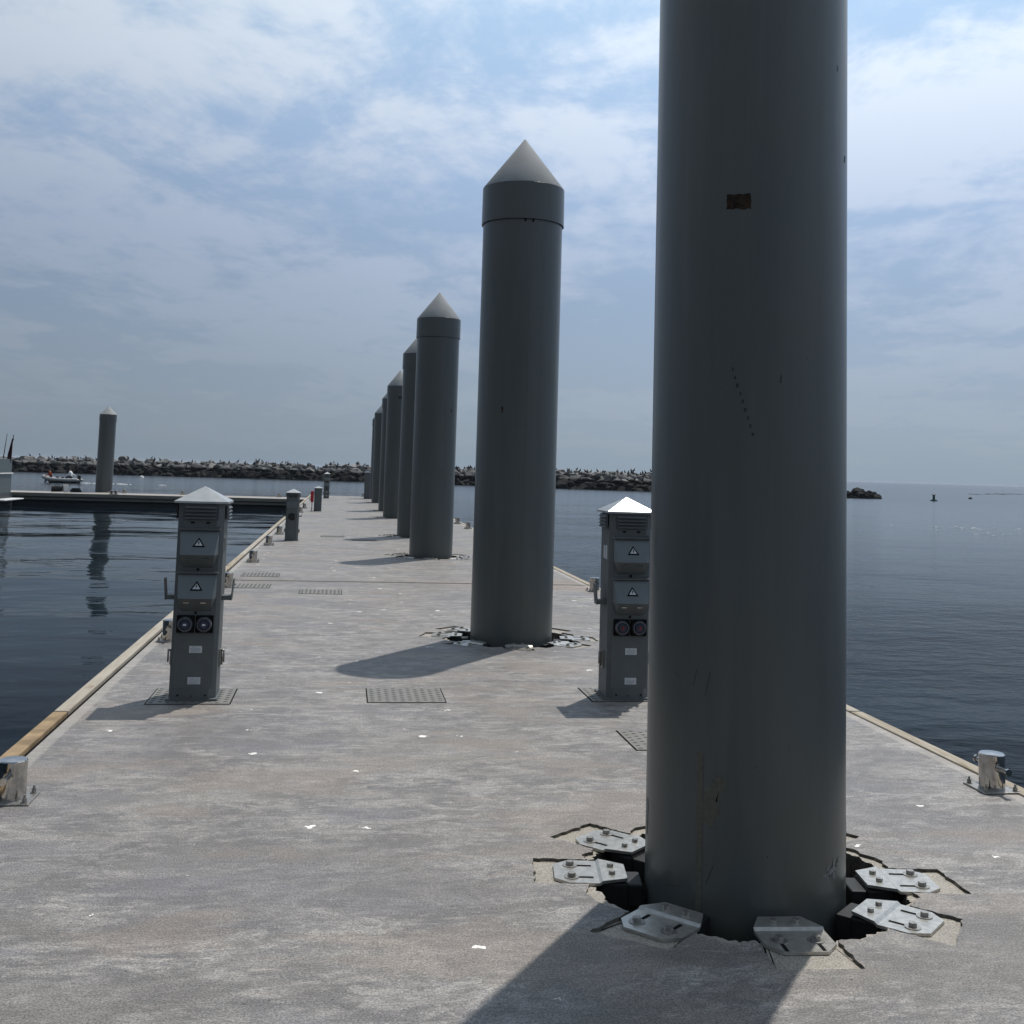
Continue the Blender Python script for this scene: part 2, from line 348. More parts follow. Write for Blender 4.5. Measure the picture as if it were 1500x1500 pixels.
# ------------------------------------------------------------------ setting: water
wm=MB(); xs=[-9000,-1500,-300,-60,-10,10,60,300,1500,9000]; ys=[-300,-60,-10,20,60,120,220,400,900,3000,16000]
vs=[(x,y,0) for y in ys for x in xs]; nx=len(xs)
wm.poly(vs,[(j*nx+i,j*nx+i+1,(j+1)*nx+i+1,(j+1)*nx+i) for j in range(len(ys)-1) for i in range(nx-1)])
tag(wm.build('sea_water','water',None,(0,0,WZ)),'calm dark blue harbour water rippling around the pier',kind='structure')
# ------------------------------------------------------------------ setting: pier deck sections with pile holes
def hole_outline(c,seed,fine):
    rnd=random.Random(seed); pts=[]; rh=.645
    steps=sorted((a%360) for a in BR)
    for k,a in enumerate(steps):
        a2=steps[(k+1)%8]; 
        if a2<=a: a2+=360
        w=.140+rnd.uniform(-.006,.008); ro=.835+rnd.uniform(-.02,.03); ar=R(a); u=Vector((math.cos(ar),math.sin(ar))); v=Vector((-u.y,u.x))
        sk=rnd.uniform(-.05,.05)
        cor=[(rh-.01,-w),(ro+sk*.6,-w-.004),(ro-sk*.6,w+.004),(rh-.01,w)]
        nn=10 if fine else 1
        for (r0,t0),(r1,t1) in zip(cor,cor[1:]):
            for i in range(nn):
                q=i/nn; p=u*(r0+(r1-r0)*q)+v*(t0+(t1-t0)*q)
                if fine and i: p+=Vector((rnd.uniform(-1,1),rnd.uniform(-1,1)))*.006
                pts.append(p)
        pts.append(u*(rh-.01)+v*w)
        da=math.degrees(math.atan2(w,rh)); s0,s1=a+da,a2-da; n2=14 if fine else 3
        bul=rnd.uniform(.01,.07)
        for i in range(1,n2):
            q=i/n2; t=R(s0+(s1-s0)*q); rr=rh+bul*math.sin(math.pi*q)+(noise.noise(Vector((math.cos(t)*9,math.sin(t)*9,seed)))*.03+rnd.uniform(-.007,.007) if fine else 0)
            pts.append(Vector((math.cos(t),math.sin(t)))*rr)
    return [Vector((p.x+c[0],p.y+c[1])) for p in pts]
def section(y0,y1,fine_all=False):
    b=bmesh.new(); loops=[]
    def loop(pts):
        vs=[b.verts.new((p[0],p[1],0)) for p in pts]; es=[b.edges.new((vs[i],vs[(i+1)%len(vs)])) for i in range(len(vs))]; loops.append(vs); return es
    es=loop([(PX0,y0),(PX1,y0),(PX1,y1),(PX0,y1)]); holes=[]
    for k,p in enumerate(PILES):
        if y0<p[1]<y1:
            h=hole_outline((p[0],p[1]),k+3,k<3); holes.append((h,k)); es+=loop(h)
    bmesh.ops.triangle_fill(b,use_beauty=True,use_dissolve=False,edges=es,normal=(0,0,1))
    for fc in b.faces:
        if fc.normal.z<0: fc.normal_flip()
    # outer sides
    for li,vs in enumerate(loops):
        rnd=random.Random(li); z=-.34 if li==0 else -.013
        lo=[b.verts.new((v.co.x+(0 if li==0 else rnd.uniform(-.006,.006)),v.co.y+(0 if li==0 else rnd.uniform(-.006,.006)),z)) for v in vs]
        for i in range(len(vs)):
            j=(i+1)%len(vs); fc=b.faces.new((vs[i],vs[j],lo[j],lo[i])); fc.material_index=1 if li==0 else 2
        if li:   # rough throat of the hole under the recesses
            c=PILES[holes[li-1][1]]; lo2=[]
            for v in lo:
                d=Vector((v.co.x-c[0],v.co.y-c[1])); r=d.length; rr=min(r,.632+rnd.uniform(-.014,.014)); d=d.normalized()*rr
                lo2.append(b.verts.new((c[0]+d.x,c[1]+d.y,z)))
            lo3=[b.verts.new((v.co.x+rnd.uniform(-.012,.012),v.co.y+rnd.uniform(-.012,.012),-.16)) for v in lo2]
            lo4=[b.verts.new((v.co.x,v.co.y,-.50)) for v in lo2]
            for A,B,mi in ((lo,lo2,3),(lo2,lo3,2),(lo3,lo4,2)):
                for i in range(len(A)):
                    j=(i+1)%len(A)
                    try: fc=b.faces.new((A[i],A[j],B[j],B[i])); fc.material_index=mi
                    except ValueError: pass
    me=bpy.data.meshes.new('pier_deck'); b.to_mesh(me); b.free()
    for q in ('concrete','side','rawc','pad'): me.materials.append(M[q])
    o=bpy.data.objects.new('pier_deck',me); S.collection.objects.link(o); return o
JO=[-15.6,.2,16.1,32.0,47.9,62.6]
for k,(a,c) in enumerate(zip(JO,JO[1:])):
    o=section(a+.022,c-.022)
    tag(o,['bare concrete pontoon section behind the viewer','nearest concrete pontoon section with the tallest pile through it','second concrete pontoon section beyond the rust stained joint','third concrete pontoon section along the pier','last concrete pontoon section at the far pier end'][k],kind='structure')
    fl=MB()
    for yy in (a+.6,(a+c)/2+.2):
        ln=(c-a)/2-.8
        fl.box((PX0+.45,yy+ln/2,-.6),(.8,ln,.5)); fl.box((PX1-.45,yy+ln/2,-.6),(.8,ln,.5))
    q=fl.build('float_tank','side',o)
    t=MB(); t.box((PX0-.0145,(a+c)/2,-.07),(.025,c-a-.04,.12)); t.build('gap_strip','slot',o)  # black filler added in the gap between concrete and left timber
    # timber wales along both edges, several boards each
    cut=[a+.02]; y=a+.02
    if k==1: cut=[.22,3.2,7.58,11.8,16.08]
    else:
        while y<c-5: y+=4.3; cut.append(y)
        cut.append(c-.02)
    for y0,y1 in zip(cut,cut[1:]):
        for side in(0,1):
            t=MB(); x=(PX0-.028-.0435) if side==0 else (PX1+.004+.0425)
            t.box((x,(y0+y1)/2,-.075+(.008 if side==0 else 0)),(.087 if side==0 else .085,y1-y0-.024,.17),bev=.006); t.build('edge_timber','tan_wood' if (k==1 and side==0 and y1<8) else 'wood',o)

# ------------------------------------------------------------------ finger dock on the left
fd=MB(); fd.box((-17.2,56.15,-.16),(31.1,3.1,.30)); 
fo=tag(fd.build('finger_dock',['concrete']),'long low concrete finger dock crossing the water at left',kind='structure')
fo.data.materials.append(M['side'])
for pl in fo.data.polygons:
    if abs(pl.normal.z)<.5: pl.material_index=1
fs=MB()
fs.box((-17.2,56.15,-.55),(30.9,2.7,.44))
fs.build('float_tank','antifoul',fo)
for y,s in ((54.53,-1),(57.77,1)):
    for k in range(7):
        t=MB(); t.box((-30.3+k*4.4,y,-.075),(4.38,.10,.15),bev=.006); t.build('edge_timber','side',fo)
# ------------------------------------------------------------------ steel piles
ORD=['nearest','second','third','fourth','fifth','sixth','seventh','eighth']
def patch(pile,a0,a1,z0,z1,m_,name,Rr=PR+.0012,skew=0,jag=0,n=8,label=None):
    b=MB(); rnd=random.Random(int(a0*7)); vs=[]
    for j in range(5):
        for i in range(n+1):
            t=R(a0+(a1-a0)*i/n+skew*j/4+(rnd.uniform(-jag,jag) if i in(0,n) else 0)); z=z0+(z1-z0)*j/4+(rnd.uniform(-jag,jag)*.006 if j in(0,4) else 0)
            vs.append((Rr*math.cos(t),Rr*math.sin(t),z))
    b.poly(vs,[(j*(n+1)+i,j*(n+1)+i+1,(j+1)*(n+1)+i+1,(j+1)*(n+1)+i) for j in range(4) for i in range(n)])
    for q in b.b.faces: q.smooth=True
    o=b.build(name,m_,pile,normals=False)
    if label: o['label']=label
    return o
def pile(x,y,tip,ct,cb,label,group='steel piles standing through the pier'):
    e=empty('steel_pile',(x,y,0)); tag(e,label,'pile',group)
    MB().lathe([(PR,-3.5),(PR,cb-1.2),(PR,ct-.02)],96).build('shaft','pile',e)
    MB().lathe([(PR+.004,cb),(PR+.016,cb),(PR+.016,cb+.004),(PR+.014,ct-.004),(PR+.010,ct)],96).build('cap_band','pile',e)
    MB().lathe([(PR+.012,ct-.002),(PR+.010,ct+.006),(.008,tip-.004),(0.0005,tip)],96).build('cone','pilecap',e)
    return e
PL=['nearest huge grey steel pile running out of the top of the picture','second grey steel pile, full height with pointed cap, left of the near right-hand pedestal','third grey steel pile in the row, its cap standing clear against the sky','fourth grey pile, half hidden behind the third pile','fifth grey pile in the row with a dark smear under its cap','sixth grey pile, a narrow sliver left of the fifth','seventh grey pile near the pier end, its cone showing at far left of the row','last and smallest grey pile of the row at the pier end']
PO=[]
for p,l in zip(PILES,PL): PO.append(pile(*p,l))
p=PO[0]
patch(p,-123.6,-109.6,2.652,2.712,'rust','rust_patch',jag=.5,label='brown rectangular rust patch')
patch(p,-136.6,-132.9,-.03,.56,'tape','tape_strip',label='faded vertical tape strip')
patch(p,-133.2,-126,.30,.47,'tape','stain',jag=3,skew=4)
for i in range(9):
    q=i/8; a=-119+11.5*q; z=2.02-.25*q; patch(p,a-.3-.3*(i%3),a+.5,z-.008,z+.006,'scratch','chip',n=2,jag=.3)
for a0,a1,z0,z1,sk in ((-140.2,-139.9,.80,.865,2.6),(-132.6,-132.3,.77,.86,3.0),(-92.8,-92.1,1.97,2.0,.3),(-50.9,-50.3,3.26,3.285,.2),(-39.6,-38.2,2.90,2.93,1),(-130.8,-130.4,.08,.15,4),(-158,-157.2,.025,.045,11),(-149.6,-149.2,.82,.84,-3),(-104.9,-104.5,.52,.528,0),(-86,-85.6,.6,.607,0),(-98,-97.5,.2,.208,0)):
    patch(p,a0,a1,z0,z1,'scratch','scratch_mark',n=2,skew=sk)
patch(p,-63,-52,.10,.15,'scuff','scuff_mark',jag=4,skew=6); patch(p,-24,-20,.10,.26,'scuff','scuff_mark',jag=1,skew=2); patch(p,-188,-184.,.16,.30,'scuff','scuff_mark',jag=1,skew=1)
p=PO[1]; patch(p,-121.5,-118.9,2.16,2.215,'rust','rust_patch',jag=.5,label='small square rust patch')
patch(p,-87.0,-86.8,.12,3.4,'scratch','seam',n=2)
for a in (-95,-84): patch(p,a-1.2,a+1.2,4.02,4.052,'slot','bolt_hole',Rr=PR+.004,n=2)
p=PO[2]; patch(p,-50,-46.5,2.65,2.71,'rust','rust_patch',jag=.5)
p=PO[4]; patch(p,-98,-58,3.84,3.93,'scratch','smear',jag=6,label='dark smear under the cap band')
pile(-11.66,58.35,4.25,3.83,3.50,'lone distant grey pile behind the finger dock at left')
# ------------------------------------------------------------------ guide plates
def hexbolt(b,x,y,z,r,h,wr=0,mi=0):
    if wr: b.cyl((x,y,z),(x,y,z+.003),wr,wr,16,mi=mi); z+=.003
    b.cyl((x,y,z),(x,y,z+h),r,r*.96,6,mi=mi,smooth=False)
def guide(slid=0):
    e=empty('guide_plate')
    B=.768-slid; m_=.592-slid; I=.478-slid; W=.128
    out=[(m_,-W),(B-.060,-W),(B,-.078),(B,.078),(B-.060,W),(m_,W)]
    b=MB(); b.prism(out,-.018,-.007); ms=m_-.012
    b.poly([(m_,-W,-.007),(m_,W,-.007),(m_,W,-.018),(m_,-W,-.018),(ms,-W,.002),(ms,W,.002),(ms,W,-.009),(ms,-W,-.009)],[(0,1,5,4),(3,7,6,2),(0,4,7,3),(1,2,6,5)])
    b.poly([(ms,-W,.002),(ms,W,.002),(I,.080,-.001),(I,-.080,-.001),(ms,-W,-.009),(ms,W,-.009),(I,.080,-.012),(I,-.080,-.012)],[(0,3,2,1),(4,5,6,7),(3,7,6,2),(0,4,7,3),(1,2,6,5)])
    b.build('plate','steel',e)
    b=MB(); b.box((.530,0,-.085),(.115,.175,.135),bev=.012); b.box((.450,0,-.07),(.07,.155,.085),bev=.006); b.build('roller_block','black',e)
    for s in(-1,1):
        bx_=.700 if not slid else .632; sx=.655 if not slid else .675
        b=MB(); b.box((sx,s*.066,-.0062),(.085,.0125,.0018)); b.build('slot','slot',e)
        b=MB(); hexbolt(b,bx_,s*.066,-.007,.0165,.015,.030); b.build('bolt','bolt',e)
        b=MB(); hexbolt(b,.537-slid,s*.042,.0005,.0135,.013); b.build('bolt','bolt',e)
    return e
SIDE={-8:'right of',-46:'front right of',-93:'directly in front of',-137:'front left of',172:'left of',134:'rear left of',88:'behind',42:'rear right of'}
g0=guide(); g1=guide(.045); used=False
PNAME=['the nearest pile','the second pile','the third pile','the fourth pile','the fifth pile','the sixth pile','the seventh pile','the last pile']
for k,p in enumerate(PILES):
    for a in BR:
        if a in(88,42) and k>0: continue
        if a==88: continue
        if k>=3 and a in (-93,-46,-8): continue
        if k>=5 and a!=172: continue
        o=g1 if (k==0 and a==-93) else (g0 if not used else copy_tree(g0)); used=used or o is g0
        rnd=random.Random(k*31+a); o.location=(p[0],p[1],.0065); o.rotation_euler=(0,0,R(a+(rnd.uniform(-2,2) if k else 0)))
        ext=' in full sun' if a in(172,134) and k==0 else (' half in shadow' if a==-93 and k==0 else '')
        tag(o,'bolted stainless guide plate %s %s%s'%(SIDE[a],PNAME[k],ext),'guide plate','stainless guide plates round the piles')
# ------------------------------------------------------------------ bollards
def bollard():
    e=empty('bollard')
    b=MB(); b.box((0,0,.005),(.21,.21,.010),bev=.003); b.build('base_plate','bolt',e)
    b=MB(); b.lathe([(.066,.010),(.066,.182),(.061,.1865),(.0001,.189)],40); b.build('post','chrome',e)
    b=MB(); b.cyl((0,-.145,.122),(0,.145,.122),.0125,n=16)
    for s in(-1,1): b.cyl((0,s*.140,.122),(0,s*.156,.122),.018,n=16); b.cyl((0,s*.060,.122),(0,s*.072,.122),.022,n=16)
    b.build('cross_pin','chrome',e)
    for x in(-.082,.082):
        for y in(-.082,.082):
            b=MB(); hexbolt(b,x,y,.010,.012,.018,.017); b.cyl((x,y,.03),(x,y,.045),.006,n=8); b.build('bolt','bolt',e)
    return e
b0=bollard(); first=True
LB=[(-1.475,5.72,'closest left bollard, cut off by the picture edge'),(-1.475,10.62,'left bollard beside the near left pedestal'),(-1.42,15.2,'left bollard before the first joint, peeking out beside the near pedestal'),(-1.40,19.1,'first left bollard past the joint'),(-1.40,23.1,'second left bollard past the joint'),(-1.40,26.8,'left bollard just behind the plain pedestal'),(-1.38,31.,'small left bollard before the second joint'),(-1.38,35.2,'small left bollard half way to the red case'),(-1.38,39.3,'left bollard in front of the red case'),(-1.38,43.2,'left bollard behind the red case'),(3.47,5.70,'closest right bollard standing clear by the water edge'),(3.47,15.3,'right bollard hidden partly by the right pedestal'),(3.45,31.0,'bigger right bollard between the second and third piles'),(3.43,33.7,'smaller right bollard beside the third pile edge'),(1.12,61.9,'tiny bollard at the very end of the pier')]
def place_b(x,y,z,lab,rz=0,grp='stainless bollards along the pier'):
    global first
    o=b0 if first else copy_tree(b0); first=False
    o.location=(x,y,z); o.rotation_euler=(0,0,rz); tag(o,lab,'bollard',grp)
for x,y,l in LB: place_b(x,y,0,'polished steel '+l)
for x,y,l in ((-10.5,57.4,'far bollard right of the lone pile on the finger dock'),(-10.62,54.9,'pair of stubby bollards on the finger dock, left one'),(-10.42,54.9,'pair of stubby bollards on the finger dock, right one'),(-7.75,57.4,'finger dock bollard nearest the near pedestal roof'),(-3.1,57.4,'finger dock bollard left of the plain pedestal')): place_b(x,y,-.008,l,R(90),'bollards on the finger dock')
# ------------------------------------------------------------------ tread plate hatches
def studs(b,w,d,z):
    nx,ny=int(w/.050),int(d/.034)
    for j in range(ny):
        for i in range(nx):
            if (i+j)%2==0: 
                x=-w/2+.03+(w-.06)*i/(nx-1); y=-d/2+.03+(d-.06)*j/(ny-1)
                a=.017; c_=.0060
                b.poly([(x-a,y,z),(x,y-c_,z),(x+a,y,z),(x,y+c_,z),(x-a*.5,y,z+.003),(x,y-c_*.4,z+.003),(x+a*.5,y,z+.003),(x,y+c_*.4,z+.003)],[(4,5,6,7),(0,1,5,4),(1,2,6,5),(2,3,7,6),(3,0,4,7)])
def hatch(x,y,w,d,lab,grp='tread plate hatch covers in the deck'):
    e=empty('hatch_cover',(x,y,.003)); tag(e,lab,'hatch cover',grp)
    b=MB(); b.box((0,0,-.001),(w,d,.006)); b.build('plate','tread',e)
    b=MB(); studs(b,w,d,.0022); b.build('tread_pattern','stud',e)
    b=MB(); t=.008
    for s in(-1,1): b.box((s*(w/2+t/2),0,-.0008),(t,d+.008,.0022)); b.box((0,s*(d/2+.002),-.0008),(w,.004,.0022))
    b.build('edge_gap','slot',e); return e
hatch(.50,8.16,.53,.49,'square tread plate hatch in the middle of the near deck')
hatch(2.03,6.81,.53,.49,'tread plate hatch partly hidden by the nearest pile')
hatch(-.22,14.75,.52,.5,'tread plate hatch in mid deck before the first joint')
hatch(-1.16,15.35,.53,.52,'tread plate hatch at the left edge just before the joint')
hatch(-1.12,16.9,.52,.52,'tread plate hatch at the left edge just past the joint')
hatch(-.18,26.35,.52,.5,'faint hatch left of the fourth pile shadow')
hatch(.52,25.2,.52,.5,'faint hatch in front of the fourth pile shadow')
hatch(-.955,8.13,.54,.53,'tread plate under the left pedestal','tread plates under pedestals'); hatch(2.08,8.19,.54,.50,'tread plate under the right pedestal','tread plates under pedestals')
# ------------------------------------------------------------------ service pedestals
def octo(w,d,c,z0,z1,b,mi=None):
    x,y=w/2,d/2; b.prism([(-x+c,-y),(x-c,-y),(x,-y+c),(x,y-c),(x-c,y),(-x+c,y),(-x,y-c),(-x,-y+c)],z0,z1,mi)
def pedestal(kind,center='label'):
    e=empty('service_pedestal'); w,d=.308,.33; H=1.315
    b=MB(); octo(w,d,.045,.012,H,b); b.box((0,0,.006),(w+.03,d+.03,.012)); b.build('body','ped',e)
    b=MB(); o=.180; h=1.43
    b.poly([(-o,-o,H+.001),(o,-o,H+.001),(o,o,H+.001),(-o,o,H+.001),(-o,-o,H+.014),(o,-o,H+.014),(o,o,H+.014),(-o,o,H+.014),(0,0,h)],[(0,3,2,1),(0,1,5,4),(1,2,6,5),(2,3,7,6),(3,0,4,7),(4,5,8),(5,6,8),(6,7,8),(7,4,8)])
    b.build('roof','pedroof',e)
    F=-d/2
    if kind=='plain':
        b=MB(); b.box((0,F-.004,.66),(w-.1,.008,1.2)); b.build('panel','ped',e); return e
    # louvres on four sides
    for k in range(4):
        Rz=Matrix.Rotation(k*math.pi/2,4,'Z'); b=MB(); b.box((0,F-.0015,1.255),(.235,.003,.10))
        b.xf(Rz); b.build('vent_panel','ring',e)
        b=MB()
        for j in range(4):
            z=1.292-.024*j
            b.poly([(-.105,F-.006,z+.004),(.105,F-.006,z+.004),(.105,F-.020,z-.009),(-.105,F-.020,z-.009),(-.105,F-.006,z-.004),(.105,F-.006,z-.004)],[(0,1,2,3),(3,2,5,4)])
        b.xf(Rz); b.build('louvre','ped',e)
    b=MB()
    for x in(-.052,.052): b.box((x,F-.0013,1.185),(.026,.0026,.011))
    b.build('slot','slot',e)
    if kind=='tap':
        b=MB(); b.box((0,F-.006,.99),(.27,.012,.17)); b.build('front_panel','pedflap',e)
        b=MB(); b.cyl((.0,F-.012,.99),(.0,F-.05,.99),.018); b.box((0,F-.05,.99),(.05,.012,.016)); b.build('tap','chrome',e)
        b=MB(); b.lathe([(.10,0),(.10,.014),(.075,.02),(.0001,.008)],24); b.xf(Matrix.Translation((0,F,.66))@Matrix.Rotation(R(90),4,'X')); b.build('hose_reel','black',e)
        b=MB(); b.box((.075,F-.01,.66),(.012,.02,.10)); b.build('handle','bolt',e)
    else:
        b=MB(); b.box((0,F-.0015,.62),(.262,.003,1.08)); b.build('front_panel','ped',e)
        for zt in(1.138,.848):
            # hinged weather flap: lip, sloping face, undercut with two outlet lids
            b=MB(); b.box((0,F-.020,zt+.003),(.275,.040,.008)); b.build('flap_lip','ped',e)
            a,m_,c=.128,.112,.098; z1,z2,z3=zt-.018,zt-.165,zt-.255
            b=MB(); y0,y1,y2=F-.004,F-.088,F-.004
            b.poly([(-a,y0-.012,zt-.002),(a,y0-.012,zt-.002),(m_,y1,z2),(-m_,y1,z2),(-a,y0,zt-.002),(a,y0,zt-.002),(-a,y0,z2),(a,y0,z2)],[(0,3,2,1),(0,4,6,3),(1,2,7,5),(0,1,5,4)])
            fl=b.build('flap','pedflap',e)
            b=MB(); b.poly([(-m_,y1,z2),(m_,y1,z2),(c,y2,z3),(-c,y2,z3),(-a,y2,z2),(a,y2,z2)],[(0,3,2,1),(0,4,3),(1,2,5)]); b.build('flap_underside','ped',e)
            dirv=Vector((0,y1-(y0-.012),z2-(zt-.002))); nrm=Vector((0,dirv.z,-dirv.y)).normalized(); L=dirv.length; dv=dirv.normalized()
            if nrm.y>0: nrm=-nrm
            org=Vector((0.002,y0-.012,zt-.002))+dv*L*.50
            def tri(s,cy,m2,name,off,pts=None):
                pts=pts or [(-s,-s*.78),(s,-s*.78),(0,s*.82)]
                b=MB(); b.poly([org+Vector((px,0,0))-dv*(py+cy)+nrm*off for px,py in pts],[tuple(range(len(pts)))]); return b.build(name,m2,fl,normals=False)
            tri(.043,0,'slot','warning_triangle',.0015)
            tri(.026,-.003,'label','triangle_field',.003)
            tri(.026,-.003,'slot','lightning_mark',.0045,[(.004,.020),(-.008,-.003),(-.0005,-.002),(-.006,-.020),(.008,.002),(.001,.002)])
            for x in(-.06,.052):
                b=MB(); q=(z2+z3)/2+.004; yy=(y1+y2)/2-.002; b.box((x,yy-.012,q+.012),(.036,.020,.007)); b.build('latch','chrome',e)
            b=MB(); b.cyl((0,F-.003,z3-.012),(0,F-.009,z3-.012),.009,n=12); b.build('key_lock','slot',e)
        for x in(-.062,.062):
            b=MB(); b.box((x,F-.010,.507),(.116,.018,.116),bev=.004); s_=b.build('socket','slot',e)
            b=MB(); b.lathe([(.050,0),(.052,.012),(.047,.030),(.036,.032),(.034,.024)],28); b.xf(Matrix.Translation((x,F-.018,.507))@Matrix.Rotation(R(90),4,'X')); b.build('ring','ring',s_)
            b=MB(); b.lathe([(.034,.022),(.030,.036),(.0001,.038)],28); b.xf(Matrix.Translation((x,F-.018,.507))@Matrix.Rotation(R(90),4,'X')); b.build('lid','socket',s_)
            b=MB()
            if center=='label': b.box((x,F-.0575,.507),(.022,.002,.013))
            else: b.box((x,F-.0575,.507),(.024,.002,.010)); b.box((x+.003,F-.0577,.507),(.008,.002,.028))
            b.build('centre_mark','label' if center=='label' else 'redsock',s_)
        for z,hh in((.338,.046),(.131,.046)):
            b=MB(); b.box((0.012,F-.004,z),(.084,.003,hh)); l=b.build('label_plate','label',e)
            b=MB()
            for i,(ww,dz) in enumerate(((.020,.016),(.066,.007),(.060,-.001),(.066,-.009),(.044,-.016))): b.box((0.012+(ww-.066)/4,F-.0058,z+dz),(ww,.001,.0022))
            b.build('print_line','ink',l)
        b=MB()
        for x in(-.09,.09): b.cyl((x,F-.003,.035),(x,F-.008,.035),.006,n=8)
        b.cyl((0,F-.003,.03),(0,F-.008,.03),.004,n=8); b.build('screw','slot',e)
    for s in(-1,1):   # cable hooks and side latches
        b=MB(); x=s*w/2
        b.box((x+s*.032,-.03,.672),(.064,.09,.030)); b.poly([(x+s*.060,-.075,.655),(x+s*.068,-.075,.655),(x+s*.068,.015,.655),(x+s*.060,.015,.655),(x+s*.074,-.075,.80),(x+s*.080,-.075,.80),(x+s*.080,.015,.80),(x+s*.074,.015,.80)],[(0,1,2,3),(4,5,6,7),(0,1,5,4),(1,2,6,5),(2,3,7,6),(3,0,4,7)])
        b.build('cable_hook','ped',e)
        b=MB(); b.box((x+s*.006,-.02,.26),(.012,.05,.12)); b.cyl((x+s*.012,-.02,.31),(x+s*.035,-.02,.31),.008,n=10); b.cyl((x+s*.032,-.02,.315),(x+s*.032,-.02,.23),.006,n=10); b.cyl((x+s*.018,.0,.30),(x+s*.018,.0,.21),.006,n=10)
        b.build('side_latch','bolt',e)
        b=MB(); b.box((x+s*.0015,-.055,1.03),(.003,.045,.10)); b.box((x+s*.0015,.01,1.03),(.003,.04,.09)); b.build('side_label','label' if s<0 else 'ped',e)
    return e
def setp(o,x,y,l,rz=0,sc=(1,1,1)): o.location=(x,y,.006); o.scale=sc; o.rotation_euler=(0,0,rz); tag(o,l,'service pedestal','power pedestals on the pier')
setp(pedestal('power'),-.945,8.13,'near left grey power pedestal with two warning triangles and blue sockets')
setp(pedestal('power','red'),2.075,8.15,'near right grey power pedestal with red marked sockets beside the nearest pile')
setp(pedestal('tap'),-1.032,24.7,'mid distance left pedestal with pale band and dark round hose reel',0,(.88,.88,.76))
setp(pedestal('plain'),-.842,40.8,'plain far pedestal with the red case on its left side',0,(.86,.86,.61))
c5=pedestal('power'); setp(c5,-.783,57.3,'far left pedestal standing against the breakwater near the pier end',0,(.88,.88,.91))
setp(pedestal('plain'),1.25,58.3,'far pedestal at the left edge of the last pile')
# red extinguisher case hung at the plain pedestal
e=empty('extinguisher_case',(-1.045,40.72,0)); tag(e,'red extinguisher case standing at the left of the plain far pedestal','extinguisher case')
b=MB(); b.box((0,0,.51),(.11,.12,.40),bev=.035); b.build('case','red',e)
b=MB(); b.cyl((0,0,.0),(0,0,.32),.016,n=10); b.box((0,0,.006),(.12,.12,.012)); b.build('post','bolt',e)
b=MB(); b.box((-.085,-.03,.43),(.05,.05,.10),bev=.01); b.build('white_tag','white',e)
# ------------------------------------------------------------------ breakwater
def boulder(seed):
    rnd=random.Random(seed); b=MB()
    s=(rnd.uniform(.85,1.25),rnd.uniform(.7,1.0),rnd.uniform(.55,.85))
    for i in range(15):
        v=Vector((rnd.gauss(0,1),rnd.gauss(0,1),rnd.gauss(0,1))).normalized()*rnd.uniform(.85,1.05); v=Vector([math.copysign(abs(c)**.7,c) for c in v])
        b.b.verts.new((v.x*s[0]*.72,v.y*s[1]*.72,v.z*s[2]*.72))
    r=bmesh.ops.convex_hull(b.b,input=b.b.verts); 
    bmesh.ops.delete(b.b,geom=[g_ for g_ in r['geom_interior'] if isinstance(g_,bmesh.types.BMVert)],context='VERTS')
    bmesh.ops.dissolve_limit(b.b,angle_limit=R(14),verts=b.b.verts,edges=b.b.edges)
    bmesh.ops.bevel(b.b,geom=list(b.b.edges),offset=.035,segments=1,affect='EDGES')
    me=bpy.data.meshes.new('boulder'); bmesh.ops.recalc_face_normals(b.b,faces=b.b.faces); b.b.to_mesh(me); b.b.free(); me.materials.append(M['rock']); return me
BM=[boulder(50+i) for i in range(14)]
path=[(-92,179),(-50,177),(-5,172),(40.7,149),(65.4,137.9)]
segs=[]; tot=0
for a,c in zip(path,path[1:]):
    a,c=Vector(a),Vector(c); segs.append((tot,a,c)); tot+=(c-a).length
def at(s):
    for t0,a,c in reversed(segs):
        if s>=t0:
            d=(c-a).normalized(); return a+d*(s-t0),d
ROWS=[(0,-.62,1.3),(.75,-.12,1.3),(1.5,.42,1.25),(2.3,.86,1.2),(3.3,1.22,1.25),(4.8,1.26,1.3),(6.3,1.0,1.4),(8,.2,1.6),(9.3,-.5,1.6)]
spots=[]
rnd=random.Random(11)
for k,(off,z,sz) in enumerate(ROWS):
    s=rnd.uniform(0,.8)
    while s<tot-(0 if k<1 else (k if k<6 else 9-k)*.85):
        p,d=at(s); n=Vector((-d.y,d.x)); hh=.0 if k<3 else -.36+.40*min(1,max(0,(s-20)/90)) 
        q=p+n*(off+rnd.uniform(-.25,.25)); zs=1
        end=max(0,(s-(tot-7))/7); zz=z+hh+rnd.uniform(-.12,.12)-end*(.38 if k>2 else .1)
        spots.append((k,s,q.x,q.y,zz,sz*rnd.uniform(.82,1.28),rnd.uniform(0,6.28),rnd.uniform(-.5,.5),rnd.uniform(-.5,.5),rnd.randrange(14))); s+=sz*rnd.uniform(.74,1.0)
